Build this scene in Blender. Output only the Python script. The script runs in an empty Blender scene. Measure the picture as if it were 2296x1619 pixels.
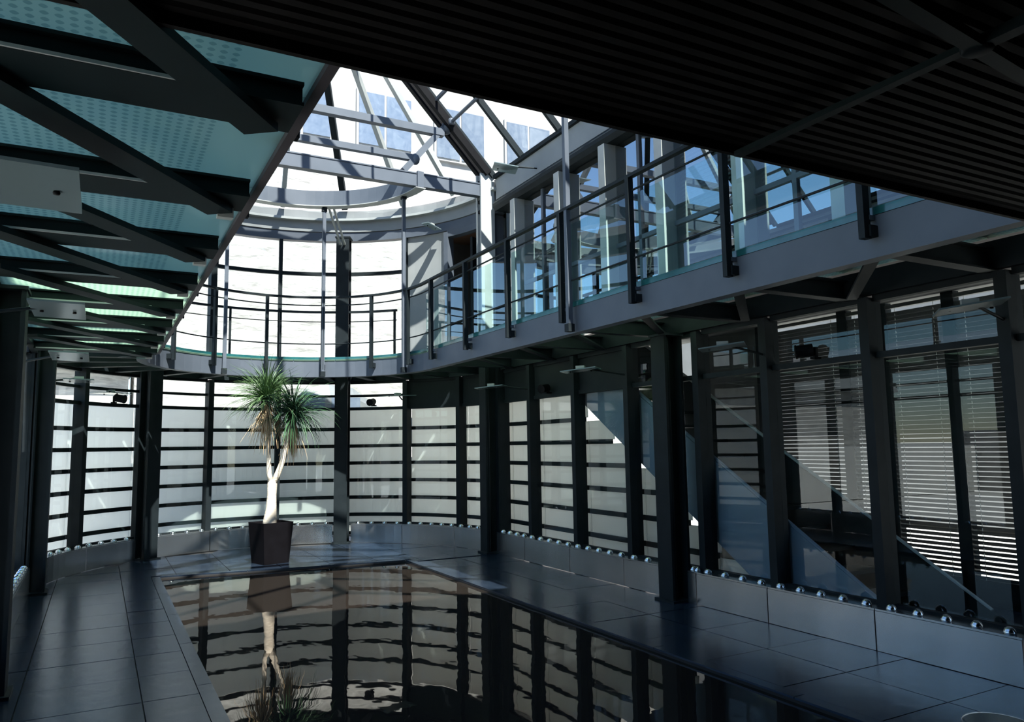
import bpy, math, random
from mathutils import Vector, Matrix
random.seed(7)
S = bpy.context.scene
COL = S.collection
R = math.radians
V = Vector

# ------------------------------------------------------------------ camera
cam = bpy.data.cameras.new('camera')
cam.sensor_fit = 'HORIZONTAL'; cam.sensor_width = 36.0
cam.lens = 36.0 * 1702.0 / 2296.0
cam.clip_start = 0.05; cam.clip_end = 400
cob = bpy.data.objects.new('camera', cam); COL.objects.link(cob)
yaw, pitch, roll = R(28.5), R(6.34), R(0.875)
fw = V((math.sin(yaw)*math.cos(pitch), math.cos(yaw)*math.cos(pitch), math.sin(pitch)))
r0 = V((math.cos(yaw), -math.sin(yaw), 0)); u0 = r0.cross(fw)
rr = r0*math.cos(roll) - u0*math.sin(roll); uu = u0*math.cos(roll) + r0*math.sin(roll)
M = Matrix.Identity(4)
for i in range(3):
    M[i][0] = rr[i]; M[i][1] = uu[i]; M[i][2] = -fw[i]
M[0][3], M[1][3], M[2][3] = 0, 0, 1.6
cob.matrix_world = M
S.camera = cob

# ------------------------------------------------------------------ sky, sun, exposure
SUN = V((-0.02, -0.74, 1.0)).normalized()
w = bpy.data.worlds.new('sky'); S.world = w; w.use_nodes = True
nt = w.node_tree
sky = nt.nodes.new('ShaderNodeTexSky'); sky.sky_type = 'NISHITA'; sky.sun_disc = False
sky.sun_elevation = math.asin(SUN.z); sky.sun_rotation = math.atan2(SUN.x, SUN.y)
sky.air_density = 1.0; sky.dust_density = 0.1; sky.ozone_density = 4.0
bg = nt.nodes['Background']; nt.links.new(sky.outputs[0], bg.inputs[0]); bg.inputs[1].default_value = 0.40
sl = bpy.data.lights.new('sun', 'SUN'); sl.energy = 20.0; sl.angle = R(0.55); sl.color = (1.0, 0.95, 0.88)
so = bpy.data.objects.new('sun', sl); COL.objects.link(so)
so.rotation_euler = SUN.to_track_quat('Z', 'Y').to_euler()
so.location = (0, 0, 20)
vs = S.view_settings
vs.view_transform = 'Standard'; vs.look = 'None'; vs.gamma = 1.0; vs.use_curve_mapping = False
vs.exposure = -0.18
S.cycles.use_denoising = True
S.cycles.max_bounces = 10; S.cycles.diffuse_bounces = 5; S.cycles.glossy_bounces = 5
S.cycles.transparent_max_bounces = 32
S.cycles.caustics_reflective = False; S.cycles.caustics_refractive = False
S.cycles.sample_clamp_indirect = 4.0

# ------------------------------------------------------------------ materials
def newmat(name):
    m = bpy.data.materials.new(name); m.use_nodes = True
    t = m.node_tree; t.nodes.clear()
    o = t.nodes.new('ShaderNodeOutputMaterial')
    return m, t, o
def N(t, kind, **kw):
    n = t.nodes.new(kind)
    for k, v in kw.items(): setattr(n, k, v)
    return n
def noise(t, scale, detail=4, stretch=None, coord='Object'):
    tc = N(t, 'ShaderNodeTexCoord'); n = N(t, 'ShaderNodeTexNoise')
    n.inputs['Scale'].default_value = scale; n.inputs['Detail'].default_value = detail
    src = tc.outputs[coord]
    if stretch:
        mp = N(t, 'ShaderNodeMapping'); mp.inputs['Scale'].default_value = stretch
        t.links.new(src, mp.inputs[0]); src = mp.outputs[0]
    t.links.new(src, n.inputs['Vector'])
    return n
def ramp(t, fac, c0, c1, p0=0.3, p1=0.7):
    r = N(t, 'ShaderNodeValToRGB')
    r.color_ramp.elements[0].color = (*c0, 1); r.color_ramp.elements[1].color = (*c1, 1)
    r.color_ramp.elements[0].position = p0; r.color_ramp.elements[1].position = p1
    t.links.new(fac, r.inputs[0]); return r.outputs[0]
def bump(t, h, strength, dist=0.01):
    b = N(t, 'ShaderNodeBump'); b.inputs['Strength'].default_value = strength; b.inputs['Distance'].default_value = dist
    t.links.new(h, b.inputs['Height']); return b.outputs[0]
def pbr(name, c0, c1=None, rough=0.5, metal=0.0, spec=0.5, nscale=6, bstr=0.0, bdist=0.01, stretch=None, coat=0.0, bscale=None, stint=(1, 1, 1)):
    m, t, o = newmat(name); p = N(t, 'ShaderNodeBsdfPrincipled'); t.links.new(p.outputs[0], o.inputs[0])
    p.inputs['Specular Tint'].default_value = (*stint, 1)
    p.inputs['Roughness'].default_value = rough; p.inputs['Metallic'].default_value = metal
    p.inputs['Specular IOR Level'].default_value = spec; p.inputs['Coat Weight'].default_value = coat
    n = noise(t, nscale, 4, stretch)
    c1 = c1 or tuple(x*1.25 for x in c0)
    t.links.new(ramp(t, n.outputs[0], c0, c1), p.inputs['Base Color'])
    if bstr:
        h = noise(t, bscale, 5, stretch) if bscale else n
        t.links.new(bump(t, h.outputs[0], bstr, bdist), p.inputs['Normal'])
    return m
def front(t, sock):
    """Fresnel only where a ray enters the pane; leaving it, nothing is reflected"""
    ge = N(t, 'ShaderNodeNewGeometry'); iv = N(t, 'ShaderNodeMath', operation='SUBTRACT'); iv.inputs[0].default_value = 1.0
    t.links.new(ge.outputs['Backfacing'], iv.inputs[1])
    mu = N(t, 'ShaderNodeMath', operation='MULTIPLY'); t.links.new(iv.outputs[0], mu.inputs[0]); t.links.new(sock, mu.inputs[1])
    return mu.outputs[0]
def glass(name, tint, refl=1.0, base=0.0, rough=0.0, ior=1.5):
    """thin pane: transparent with Fresnel reflection"""
    m, t, o = newmat(name)
    tr = N(t, 'ShaderNodeBsdfTransparent'); tr.inputs[0].default_value = (*tint, 1)
    gl = N(t, 'ShaderNodeBsdfGlossy'); gl.inputs['Roughness'].default_value = rough
    gl.inputs[0].default_value = (0.93, 0.97, 1.0, 1)
    fr = N(t, 'ShaderNodeFresnel'); fr.inputs[0].default_value = ior
    ma = N(t, 'ShaderNodeMath', operation='MULTIPLY_ADD'); ma.inputs[1].default_value = refl; ma.inputs[2].default_value = base
    ma.use_clamp = True
    t.links.new(fr.outputs[0], ma.inputs[0])
    mx = N(t, 'ShaderNodeMixShader'); t.links.new(front(t, ma.outputs[0]), mx.inputs[0])
    t.links.new(tr.outputs[0], mx.inputs[1]); t.links.new(gl.outputs[0], mx.inputs[2])
    t.links.new(mx.outputs[0], o.inputs[0]); return m
def translucent(name, col, trans=0.5, rough=0.4, clear=0.0, dots=False, dotcol=None):
    m, t, o = newmat(name)
    d = N(t, 'ShaderNodeBsdfDiffuse'); tl = N(t, 'ShaderNodeBsdfTranslucent')
    d.inputs[0].default_value = (*col, 1); tl.inputs[0].default_value = (*col, 1)
    if dots:
        geo = N(t, 'ShaderNodeNewGeometry'); sp = N(t, 'ShaderNodeSeparateXYZ')
        t.links.new(geo.outputs['Position'], sp.inputs[0])
        outs = []
        for k in (0, 1):
            a = N(t, 'ShaderNodeMath', operation='MULTIPLY'); a.inputs[1].default_value = 2*math.pi/0.036
            t.links.new(sp.outputs[k], a.inputs[0])
            c = N(t, 'ShaderNodeMath', operation='COSINE'); t.links.new(a.outputs[0], c.inputs[0]); outs.append(c)
        s = N(t, 'ShaderNodeMath', operation='ADD'); t.links.new(outs[0].outputs[0], s.inputs[0]); t.links.new(outs[1].outputs[0], s.inputs[1])
        # clear strip beside the nosing of each plank
        lt = N(t, 'ShaderNodeMath', operation='LESS_THAN'); lt.inputs[1].default_value = 0.40
        ab = N(t, 'ShaderNodeMath', operation='SUBTRACT'); ab.inputs[1].default_value = 2.325
        t.links.new(sp.outputs[0], ab.inputs[0])
        aa = N(t, 'ShaderNodeMath', operation='ABSOLUTE'); t.links.new(ab.outputs[0], aa.inputs[0])
        lt = N(t, 'ShaderNodeMath', operation='GREATER_THAN'); lt.inputs[1].default_value = 1.98; t.links.new(aa.outputs[0], lt.inputs[0])
        mu = N(t, 'ShaderNodeMath', operation='MULTIPLY'); t.links.new(s.outputs[0], mu.inputs[0]); t.links.new(lt.outputs[0], mu.inputs[1])
        rc = ramp(t, mu.outputs[0], col, dotcol, 0.45, 0.75)
        t.links.new(rc, d.inputs[0]); t.links.new(rc, tl.inputs[0])
    mx = N(t, 'ShaderNodeMixShader'); mx.inputs[0].default_value = trans
    t.links.new(d.outputs[0], mx.inputs[1]); t.links.new(tl.outputs[0], mx.inputs[2])
    last = mx
    if clear:
        tr = N(t, 'ShaderNodeBsdfTransparent'); tr.inputs[0].default_value = (*col, 1)
        m2 = N(t, 'ShaderNodeMixShader'); m2.inputs[0].default_value = clear
        t.links.new(last.outputs[0], m2.inputs[1]); t.links.new(tr.outputs[0], m2.inputs[2]); last = m2
    gl = N(t, 'ShaderNodeBsdfGlossy'); gl.inputs['Roughness'].default_value = rough
    fr = N(t, 'ShaderNodeFresnel'); fr.inputs[0].default_value = 1.45
    m3 = N(t, 'ShaderNodeMixShader'); t.links.new(front(t, fr.outputs[0]), m3.inputs[0])
    t.links.new(last.outputs[0], m3.inputs[1]); t.links.new(gl.outputs[0], m3.inputs[2])
    t.links.new(m3.outputs[0], o.inputs[0]); return m

MAT = {}
MAT['steel'] = pbr('steel_dark', (.0085, .0125, .0150), (.0125, .0175, .0205), rough=.55, spec=.14)
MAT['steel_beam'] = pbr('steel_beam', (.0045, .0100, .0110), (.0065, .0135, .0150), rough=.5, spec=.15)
MAT['steel_mid'] = pbr('steel_mid', (.068, .083, .106), (.086, .102, .128), rough=.5, spec=.4, nscale=3)
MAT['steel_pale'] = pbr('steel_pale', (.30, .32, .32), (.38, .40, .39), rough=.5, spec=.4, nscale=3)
MAT['steel_edge'] = pbr('steel_edge', (.045, .035, .042), (.06, .048, .055), rough=.5)
MAT['black'] = pbr('black', (.004, .004, .005), (.006, .006, .007), rough=.6, spec=.08)
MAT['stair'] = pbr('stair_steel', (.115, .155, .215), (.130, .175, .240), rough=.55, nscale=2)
MAT['chrome'] = pbr('chrome', (.75, .78, .82), (.85, .87, .9), rough=.18, metal=1.0)
MAT['plinth'] = pbr('plinth_steel', (.42, .44, .45), (.54, .55, .56), rough=.24, metal=.95, nscale=3, stretch=(1, 1, .15))
MAT['slate'] = pbr('slate', (.007, .0115, .020), (.018, .027, .043), rough=.24, spec=1.0, nscale=2.3, bstr=.10, bdist=.02, bscale=7, stint=(.38, .62, 1.0))
MAT['grout'] = pbr('grout', (.012, .012, .013), rough=.9)
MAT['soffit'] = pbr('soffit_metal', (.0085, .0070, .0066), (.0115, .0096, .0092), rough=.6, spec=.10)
MAT['board'] = translucent('white_board', (.90, .90, .88), .78, .45)
MAT['glass'] = glass('clear_glass', (.93, .97, .96), refl=1.0)
MAT['roofglass'] = glass('roof_glass', (.95, .975, .975), refl=.8)
MAT['tintglass'] = glass('tinted_glass', (.50, .60, .60), refl=1.2, base=.34)
MAT['railglass'] = glass('rail_glass', (.82, .94, .93), refl=1.3, base=.03)
MAT['floorglass'] = translucent('floor_glass', (.60, .74, .62), .92, .15, clear=.12, dots=True, dotcol=(.36, .50, .44))
MAT['nosing'] = pbr('glass_edge', (.012, .075, .080), (.02, .11, .115), rough=.15, spec=.7)  # teal of the glass edge, with the reflection under it painted in
MAT['plate'] = translucent('frosted_plate', (.22, .28, .30), .4, .2)
MAT['pot'] = pbr('planter_plastic', (.0035, .003, .004), (.005, .0045, .006), rough=.75, spec=.06)
MAT['soil'] = pbr('soil', (.03, .02, .015), (.06, .045, .03), rough=.95, nscale=30, bstr=.8)
MAT['bark'] = pbr('bark', (.55, .47, .38), (.70, .62, .52), rough=.85, nscale=14, bstr=.6, stretch=(1, 1, 3))
MAT['leaf'] = pbr('leaf', (.050, .105, .035), (.105, .185, .07), rough=.5, nscale=5)
MAT['leaf_shaded'] = pbr('leaf_in_shade', (.025, .075, .03), (.06, .15, .06), rough=.5, nscale=5)  # darker copy of the leaf green; shade on this crown is painted in
MAT['dry'] = pbr('dry_leaf', (.42, .28, .15), (.62, .46, .28), rough=.8, nscale=8)
MAT['stone'] = pbr('rubble_stone', (.25, .24, .23), (.46, .45, .435), rough=.9, nscale=2.6, bstr=.8, bdist=.05, stretch=(1, 1, 3.2), bscale=3)
MAT['render'] = pbr('white_render', (.27, .27, .27), (.31, .31, .31), rough=.9, nscale=2)
MAT['paving'] = pbr('pale_paving', (.55, .54, .52), (.65, .64, .62), rough=.9, nscale=2)
MAT['winblue'] = pbr('far_window_glass', (.10, .13, .18), (.14, .17, .22), rough=.1, spec=.8)
MAT['wallgrey'] = pbr('grey_panel', (.20, .215, .22), (.25, .265, .27), rough=.6, nscale=2)
MAT['roomdark'] = pbr('room_wall', (.10, .10, .10), (.13, .13, .125), rough=.8)
MAT['wood'] = pbr('dark_wood', (.10, .055, .03), (.16, .09, .05), rough=.5, nscale=4, stretch=(1, 8, 1))
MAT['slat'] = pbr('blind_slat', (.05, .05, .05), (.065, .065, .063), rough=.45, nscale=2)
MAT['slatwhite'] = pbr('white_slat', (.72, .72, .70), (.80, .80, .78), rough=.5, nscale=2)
MAT['car'] = pbr('car_paint', (.13, .14, .15), (.17, .18, .19), rough=.3, coat=.5)
MAT['tyre'] = pbr('tyre', (.01, .01, .01), rough=.9)
def water_mat():
    m, t, o = newmat('pool_water')
    d = N(t, 'ShaderNodeBsdfDiffuse'); d.inputs[0].default_value = (.016, .013, .011, 1)
    g = N(t, 'ShaderNodeBsdfGlossy'); g.inputs['Roughness'].default_value = .015
    g.inputs[0].default_value = (.90, .86, .82, 1)
    n = noise(t, 2.2, 3, (1, .6, 1)); nb = bump(t, n.outputs[0], .12, .02)
    fr = N(t, 'ShaderNodeFresnel'); fr.inputs[0].default_value = 1.33
    t.links.new(nb, g.inputs['Normal']); t.links.new(nb, fr.inputs['Normal'])
    mx = N(t, 'ShaderNodeMixShader'); t.links.new(fr.outputs[0], mx.inputs[0])
    t.links.new(d.outputs[0], mx.inputs[1]); t.links.new(g.outputs[0], mx.inputs[2]); t.links.new(mx.outputs[0], o.inputs[0])
    return m
MAT['water'] = water_mat()

# ------------------------------------------------------------------ mesh helpers
CACHE = {}
def link(name, me, mat, parent, loc, rot=None):
    o = bpy.data.objects.new(name, me); COL.objects.link(o)
    if mat is not None and not me.materials: me.materials.append(MAT[mat])
    if rot is not None:
        o.rotation_mode = 'QUATERNION'; o.rotation_quaternion = rot
    if parent is not None:
        o.parent = parent; o.location = V(loc) - wloc(parent)
    else:
        o.location = loc
    o['_w'] = list(loc)
    return o
def wloc(o):
    return V(o['_w'])
def empty(name, loc, label=None, cat=None, group=None, kind=None):
    o = bpy.data.objects.new(name, None); COL.objects.link(o); o.location = loc; o['_w'] = list(loc)
    tag(o, label, cat, group, kind); return o
def tag(o, label=None, cat=None, group=None, kind=None):
    if label: o['label'] = label
    if cat: o['category'] = cat
    if group: o['group'] = group
    if kind: o['kind'] = kind
    return o
def mesh(name, verts, faces, smooth=False):
    me = bpy.data.meshes.new(name); me.from_pydata([tuple(v) for v in verts], [], faces)
    if smooth:
        for p in me.polygons: p.use_smooth = True
    me.update(); return me
def raw(name, verts, faces, mat, parent=None, smooth=False):
    vs_ = [V(v) for v in verts]
    lo = V([min(v[i] for v in vs_) for i in range(3)]); hi = V([max(v[i] for v in vs_) for i in range(3)])
    c = (lo + hi)/2; c.z = lo.z
    return link(name, mesh(name, [v - c for v in vs_], faces, smooth), mat, parent, c)
CUBE_F = [(0, 3, 2, 1), (4, 5, 6, 7), (0, 1, 5, 4), (1, 2, 6, 5), (2, 3, 7, 6), (3, 0, 4, 7)]
def box(name, c, s, mat, parent=None, rz=0.0, q=None):
    k = ('box', round(s[0], 4), round(s[1], 4), round(s[2], 4), mat)
    if k not in CACHE:
        a, b, h = s[0]/2, s[1]/2, s[2]/2
        CACHE[k] = mesh(name, [(-a, -b, -h), (a, -b, -h), (a, b, -h), (-a, b, -h), (-a, -b, h), (a, -b, h), (a, b, h), (-a, b, h)], CUBE_F)
    if q is None: q = Matrix.Rotation(rz, 3, 'Z').to_quaternion()
    return link(name, CACHE[k], mat, parent, c, q)
def prism(name, poly, p0, p1, mat, parent=None, up=(0, 0, 1), smooth=False):
    """extrude 2D profile (side, up) from p0 to p1; shared when alike"""
    p0, p1 = V(p0), V(p1); d = p1 - p0; L = d.length; y = d.normalized(); up = V(up)
    if abs(y.dot(up)) > .999: up = V((0, 1, 0))
    x = y.cross(up).normalized(); z = x.cross(y)
    k = ('prism', tuple((round(a, 4), round(b, 4)) for a, b in poly), round(L, 3), mat, smooth)
    if k not in CACHE:
        n = len(poly)
        vv = [(a, -L/2, b) for a, b in poly] + [(a, L/2, b) for a, b in poly]
        ff = [(i, (i+1) % n, (i+1) % n + n, i+n) for i in range(n)]
        ff.append(tuple(range(n-1, -1, -1))); ff.append(tuple(range(n, 2*n)))
        CACHE[k] = mesh(name, vv, ff, smooth)
    m = Matrix((x, y, z)).transposed()
    return link(name, CACHE[k], mat, parent, (p0 + p1)/2, m.to_quaternion())
def rect(w_, h_, u=0, v=0):
    return [(u-w_/2, v-h_/2), (u+w_/2, v-h_/2), (u+w_/2, v+h_/2), (u-w_/2, v+h_/2)]
def bar(name, p0, p1, w_, h_, mat, parent=None, up=(0, 0, 1)):
    return prism(name, rect(w_, h_), p0, p1, mat, parent, up)
def circ(r, n=10):
    return [(r*math.cos(2*math.pi*i/n), r*math.sin(2*math.pi*i/n)) for i in range(n)]
def rod(name, p0, p1, r, mat, parent=None, n=10):
    return prism(name, circ(r, n), p0, p1, mat, parent, smooth=False)
def ibeam(w_, h_, tf=.014, tw=.012):
    a, b = w_/2, h_/2
    return [(-a, -b), (a, -b), (a, -b+tf), (tw/2, -b+tf), (tw/2, b-tf), (a, b-tf), (a, b), (-a, b), (-a, b-tf), (-tw/2, b-tf), (-tw/2, -b+tf), (-a, -b+tf)]
def sweep(name, poly, pts, mat, parent=None, smooth=False):
    """sweep profile (u = outward/right of travel, v = up) along horizontal polyline"""
    pts = [V(p) for p in pts]; n = len(poly); vv = []; ff = []
    for i, p in enumerate(pts):
        a = pts[max(i-1, 0)]; b = pts[min(i+1, len(pts)-1)]
        t = V((b.x-a.x, b.y-a.y, 0)).normalized(); nrm = V((-t.y, t.x, 0))
        if 0 < i < len(pts)-1:
            t1 = V((p.x-a.x, p.y-a.y, 0)).normalized(); k = 1/max(.5, t1.dot(t))
        else: k = 1
        for u, v in poly: vv.append(p + nrm*(u*k) + V((0, 0, v)))
    for i in range(len(pts)-1):
        for j in range(n):
            a, b = i*n+j, i*n+(j+1) % n
            ff.append((a, b, b+n, a+n))
    ff.append(tuple(range(n-1, -1, -1))); m = (len(pts)-1)*n; ff.append(tuple(range(m, m+n)))
    return raw(name, vv, ff, mat, parent, smooth)
def lathe(name, prof, c, mat, parent=None, n=16, smooth=True):
    k = ('lathe', tuple((round(a, 4), round(b, 4)) for a, b in prof), n, mat)
    if k not in CACHE:
        vv = []; ff = []
        for r_, z_ in prof:
            for i in range(n): vv.append((r_*math.cos(2*math.pi*i/n), r_*math.sin(2*math.pi*i/n), z_))
        for j in range(len(prof)-1):
            for i in range(n): ff.append((j*n+i, j*n+(i+1) % n, (j+1)*n+(i+1) % n, (j+1)*n+i))
        ff.append(tuple(range(n-1, -1, -1))); m = (len(prof)-1)*n; ff.append(tuple(range(m, m+n)))
        CACHE[k] = mesh(name, vv, ff, smooth)
    return link(name, CACHE[k], mat, parent, c)
def tubepath(name, pts, rad, mat, parent=None, n=8):
    """tapered tube through 3D points"""
    pts = [V(p) for p in pts]; vv = []; ff = []
    rads = rad if isinstance(rad, (list, tuple)) else [rad]*len(pts)
    ref = V((0, 1, .1)).normalized()
    for i, p in enumerate(pts):
        t = (pts[min(i+1, len(pts)-1)] - pts[max(i-1, 0)]).normalized()
        rf = ref if abs(t.dot(ref)) < .95 else V((1, 0, 0))
        x = t.cross(rf).normalized(); y = x.cross(t)
        for j in range(n):
            a = 2*math.pi*j/n; vv.append(p + (x*math.cos(a) + y*math.sin(a))*rads[i])
    for i in range(len(pts)-1):
        for j in range(n): ff.append((i*n+j, i*n+(j+1) % n, (i+1)*n+(j+1) % n, (i+1)*n+j))
    ff.append(tuple(range(n-1, -1, -1))); m = (len(pts)-1)*n; ff.append(tuple(range(m, m+n)))
    return raw(name, vv, ff, mat, parent, True)

# ------------------------------------------------------------------ plan of the hall
CX, CY, RW = 2.325, 10.27, 2.95            # axis, centre of the round end, inner face of the plinth
LY = [1.8, 2.89, 3.96, 5.03, 5.95, 7.14, 8.27, 9.43]
ANG = [178.5, 165.5, 145.0, 124.5, 104.0, 83.5, 62.9, 42.2, 21.7, 1.5]
NODES = [('L', y) for y in LY] + [('A', a) for a in ANG] + [('R', y) for y in reversed(LY)]
NL, NA = len(LY), len(ANG)
def pol(r, a, z=0.0): return V((CX + r*math.cos(R(a)), CY + r*math.sin(R(a)), z))
def W(nd, off, z=0.0):
    k, v = nd
    if k == 'L': return V((CX - RW - off, v, z))
    if k == 'R': return V((CX + RW + off, v, z))
    return pol(RW + off, v, z)
def run(n0, n1, off, z=0.0, k=6):
    """points along the wall line from node n0 to node n1, curved in the round end"""
    if n0[0] == 'A' and n1[0] == 'A':
        m = max(2, int(abs(n0[1]-n1[1])/3.2)+1)
        return [pol(RW+off, n0[1] + (n1[1]-n0[1])*i/m, z) for i in range(m+1)]
    if n0[0] == n1[0]: return [W(n0, off, z), W(n1, off, z)]
    if n0[0] == 'L': return [W(n0, off, z), pol(RW+off, 180, z), W(n1, off, z)]
    return [W(n0, off, z), pol(RW+off, 0, z), W(n1, off, z)]
def inset(pts, d):
    pts = [p.copy() for p in pts]
    pts[0] += (pts[1]-pts[0]).normalized()*d; pts[-1] += (pts[-2]-pts[-1]).normalized()*d
    return pts
def side(i):
    if i < NL: return 'left'
    if i < NL + NA - 1: return 'end'
    return 'right'
def vrect(t, z0, z1, u=0): return [(u-t/2, z0), (u+t/2, z0), (u+t/2, z1), (u-t/2, z1)]

# ------------------------------------------------------------------ ground and floor
g = raw('ground', [(-60, -40, -.08), (60, -40, -.08), (60, 80, -.08), (-60, 80, -.08)], [(0, 1, 2, 3)], 'paving')
tag(g, 'pale paved ground outside the glass hall', 'ground', kind='structure')
t_ = box('terrace', (2, 24, .66), (60, 19, 1.44), 'paving'); tag(t_, 'raised pale terrace outside behind the round glass end', 'terrace', kind='structure')

# pool outline
PL, PR, PY0, PYL, PYR = 0.75, 3.90, -0.6, 10.90, 10.45
floor = empty('floor', (CX, 5, -.06), 'dark slate tiled floor around the reflecting pool', 'floor', kind='structure')
# bedding under the tiles, outside the pool
def slab(poly, z0, z1, name, mat, parent):
    n = len(poly)
    vv = [(x, y, z0) for x, y in poly] + [(x, y, z1) for x, y in poly]
    ff = [tuple(range(n-1, -1, -1)), tuple(range(n, 2*n))] + [(i, (i+1) % n, (i+1) % n+n, i+n) for i in range(n)]
    return raw(name, vv, ff, mat, parent)
XL, XR = CX-RW-.22, CX+RW+.22
slab([(XL, -3.5), (PL, -3.5), (PL, CY), (XL, CY)], -.06, -.012, 'bedding', 'grout', floor)
slab([(PR, -3.5), (XR, -3.5), (XR, CY), (PR, CY)], -.06, -.012, 'bedding', 'grout', floor)
slab([(PL, -3.5), (PR, -3.5), (PR, PY0), (PL, PY0)], -.06, -.012, 'bedding', 'grout', floor)
arc = [tuple(pol(RW+.22, a)[:2]) for a in range(0, 181, 6)]
slab([(XR, CY), *arc[1:-1], (XL, CY), (PL, CY), (PL, PYL), (PR, PYR), (PR, CY)], -.06, -.012, 'bedding', 'grout', floor)
def tile(poly, j=.006):
    cx = sum(p[0] for p in poly)/len(poly); cy = sum(p[1] for p in poly)/len(poly)
    dz = random.uniform(-.0015, .0015); q = []
    for x, y in poly:
        d = math.hypot(x-cx, y-cy); q.append((x - (x-cx)/d*j, y - (y-cy)/d*j))
    slab(q, -.02, dz, 'slate_tile', 'slate', floor)
ys = [-.6 + .62*i for i in range(19)]
for i in range(len(ys)-1):
    y0, y1 = ys[i], min(ys[i+1], CY)
    o_ = .31*(0)
    for x0, x1 in ((XL, -.40), (-.40, .31), (.31, PL-.10)): tile([(x0, y0), (x1, y0), (x1, y1), (x0, y1)])
ys = [-.6 + .72*i for i in range(16)]
for i in range(len(ys)-1):
    y0, y1 = ys[i], min(ys[i+1], CY)
    for x0, x1 in ((PR+.10, 4.62), (4.62, XR)): tile([(x0, y0), (x1, y0), (x1, y1), (x0, y1)])
for x0, x1 in ((PL, 1.8), (1.8, 2.85), (2.85, PR)): tile([(x0, -1.3), (x1, -1.3), (x1, PY0-.1), (x0, PY0-.1)])
# tiles of the round end: strips along X cut by the circle and the pool
def hx(y): return math.sqrt(max(0, (RW+.2)**2 - (y-CY)**2))
yr = [CY, 10.98, 11.62, 12.26, 12.86, 13.38]
xs = [-.83, -.40, .31, .95, 1.6, 2.25, 2.9, 3.55, 4.1, 4.62, 5.5]
def pooly(x): return PYL + (PYR-PYL)*(x-PL)/(PR-PL)
for i in range(len(yr)-1):
    y0, y1 = yr[i], yr[i+1]
    for k in range(len(xs)-1):
        x0, x1 = xs[k], xs[k+1]
        if i == 0:
            if x0 >= .31-1e-6 and x1 <= 4.1+1e-6:
                a0, a1 = max(x0, PL-.1), min(x1, PR+.1)
                if x0 == .31: tile([(.31, CY), (PL-.1, CY), (PL-.1, y1+.0), (.31, y1)]); 
                if x0 == 3.55: tile([(PR+.1, CY), (4.1, CY), (4.1, y1), (PR+.1, y1)])
                b0, b1 = max(x0, PL-.1), min(x1, PR+.1)
                tile([(b0, pooly(b0)+.10), (b1, pooly(b1)+.10), (b1, y1+.03), (b0, y1+.03)] if x0 > .5 else [(PL-.1, y1), (.95, y1), (.95, y1+.03), (PL-.1, y1+.03)]); continue
        yy0 = y0 + (.03 if i == 1 and .5 < x0 < 4.0 else 0)
        poly = []
        for (px, py) in ((x0, yy0), (x1, yy0), (x1, y1), (x0, y1)):
            h = hx(py); poly.append((max(CX-h, min(CX+h, px)), py))
        ar = abs(sum(poly[a][0]*poly[(a+1) % 4][1]-poly[(a+1) % 4][0]*poly[a][1] for a in range(4)))/2
        if ar > .02 and len({(round(a, 3), round(b, 3)) for a, b in poly}) == 4: tile(poly)

pool = empty('reflecting_pool', ((PL+PR)/2, 5, -.4), 'still dark reflecting pool sunk in the slate floor', 'pool')
PO = [(PL, PY0), (PR, PY0), (PR, PYR), (PL, PYL)]
slab(PO, -.40, -.36, 'pool_bottom', 'grout', pool)
slab(PO, -.355, -.030, 'water', 'water', pool)
for k in range(4):
    a, b = V((*PO[k], 0)), V((*PO[(k+1) % 4], 0)); n = max(3, int((b-a).length/1.25)); d = (b-a)/n
    nrm = V((d.y, -d.x, 0)).normalized()
    for i in range(n):
        p, q = a + d*i + d.normalized()*.004, a + d*(i+1) - d.normalized()*.004
        bar('coping_stone', p + nrm*.05 + V((0, 0, -.03)), q + nrm*.05 + V((0, 0, -.03)), .096, .064, 'slate', pool)

# ------------------------------------------------------------------ plinth with studs
PT = .315
def plinth(idx, label):
    root = empty('convector_plinth', W(NODES[idx[0]], .1), label, 'plinth', 'steel convector plinths along the glass walls')
    pts = []
    segs = []
    for i in range(idx[0], idx[1]):
        a, b = NODES[i], NODES[i+1]
        if a[0] == b[0] and a[0] in 'LR' and min(a[1], b[1]) < 6.1 < max(a[1], b[1]):
            lo, hi = (a, b) if a[1] < b[1] else (b, a)
            pr = [(lo, (a[0], 6.08)), ((a[0], 6.40), hi)]
            segs += pr if a[1] < b[1] else [(q, p) for p, q in reversed(pr)]
        else:
            w_ = 2.9
            if a in MAIN and a[1] not in (178.5, 1.5): a = ('A', a[1]-w_)
            if b in MAIN and b[1] not in (178.5, 1.5): b = ('A', b[1]+w_)
            if a == ('A', 1.5): a = ('R', CY+.01)
            if b == ('A', 1.5): b = ('A', 6.2)
            if b == ('A', 178.5): b = ('L', CY+.01)
            if a == ('A', 178.5): a = ('A', 173.8)
            segs.append((a, b))
    for a, b in segs:
        panel = inset(run(a, b, .012), .006)
        sweep('plinth_panel', vrect(.024, .004, PT-.016), panel, 'plinth', root)
        sweep('plinth_top', [(-.005, PT-.014), (-.19, PT-.014), (-.19, PT), (-.005, PT)], inset(run(a, b, 0), .004), 'plinth', root)
        # studs along the front edge
        pp = run(a, b, .055)
        L = sum((pp[j+1]-pp[j]).length for j in range(len(pp)-1)); n = max(2, round(L/.225))
        for s_ in range(n):
            t = (s_+.5)/n*L; acc = 0
            for j in range(len(pp)-1):
                l = (pp[j+1]-pp[j]).length
                if acc + l >= t:
                    p = pp[j].lerp(pp[j+1], (t-acc)/l); break
                acc += l
            lathe('stud', [(.040, 0), (.040, .014), (.030, .034), (.014, .046)], (p.x, p.y, PT), 'chrome', root, 10)
    return root
def flip(pts): return list(reversed(pts))
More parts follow.
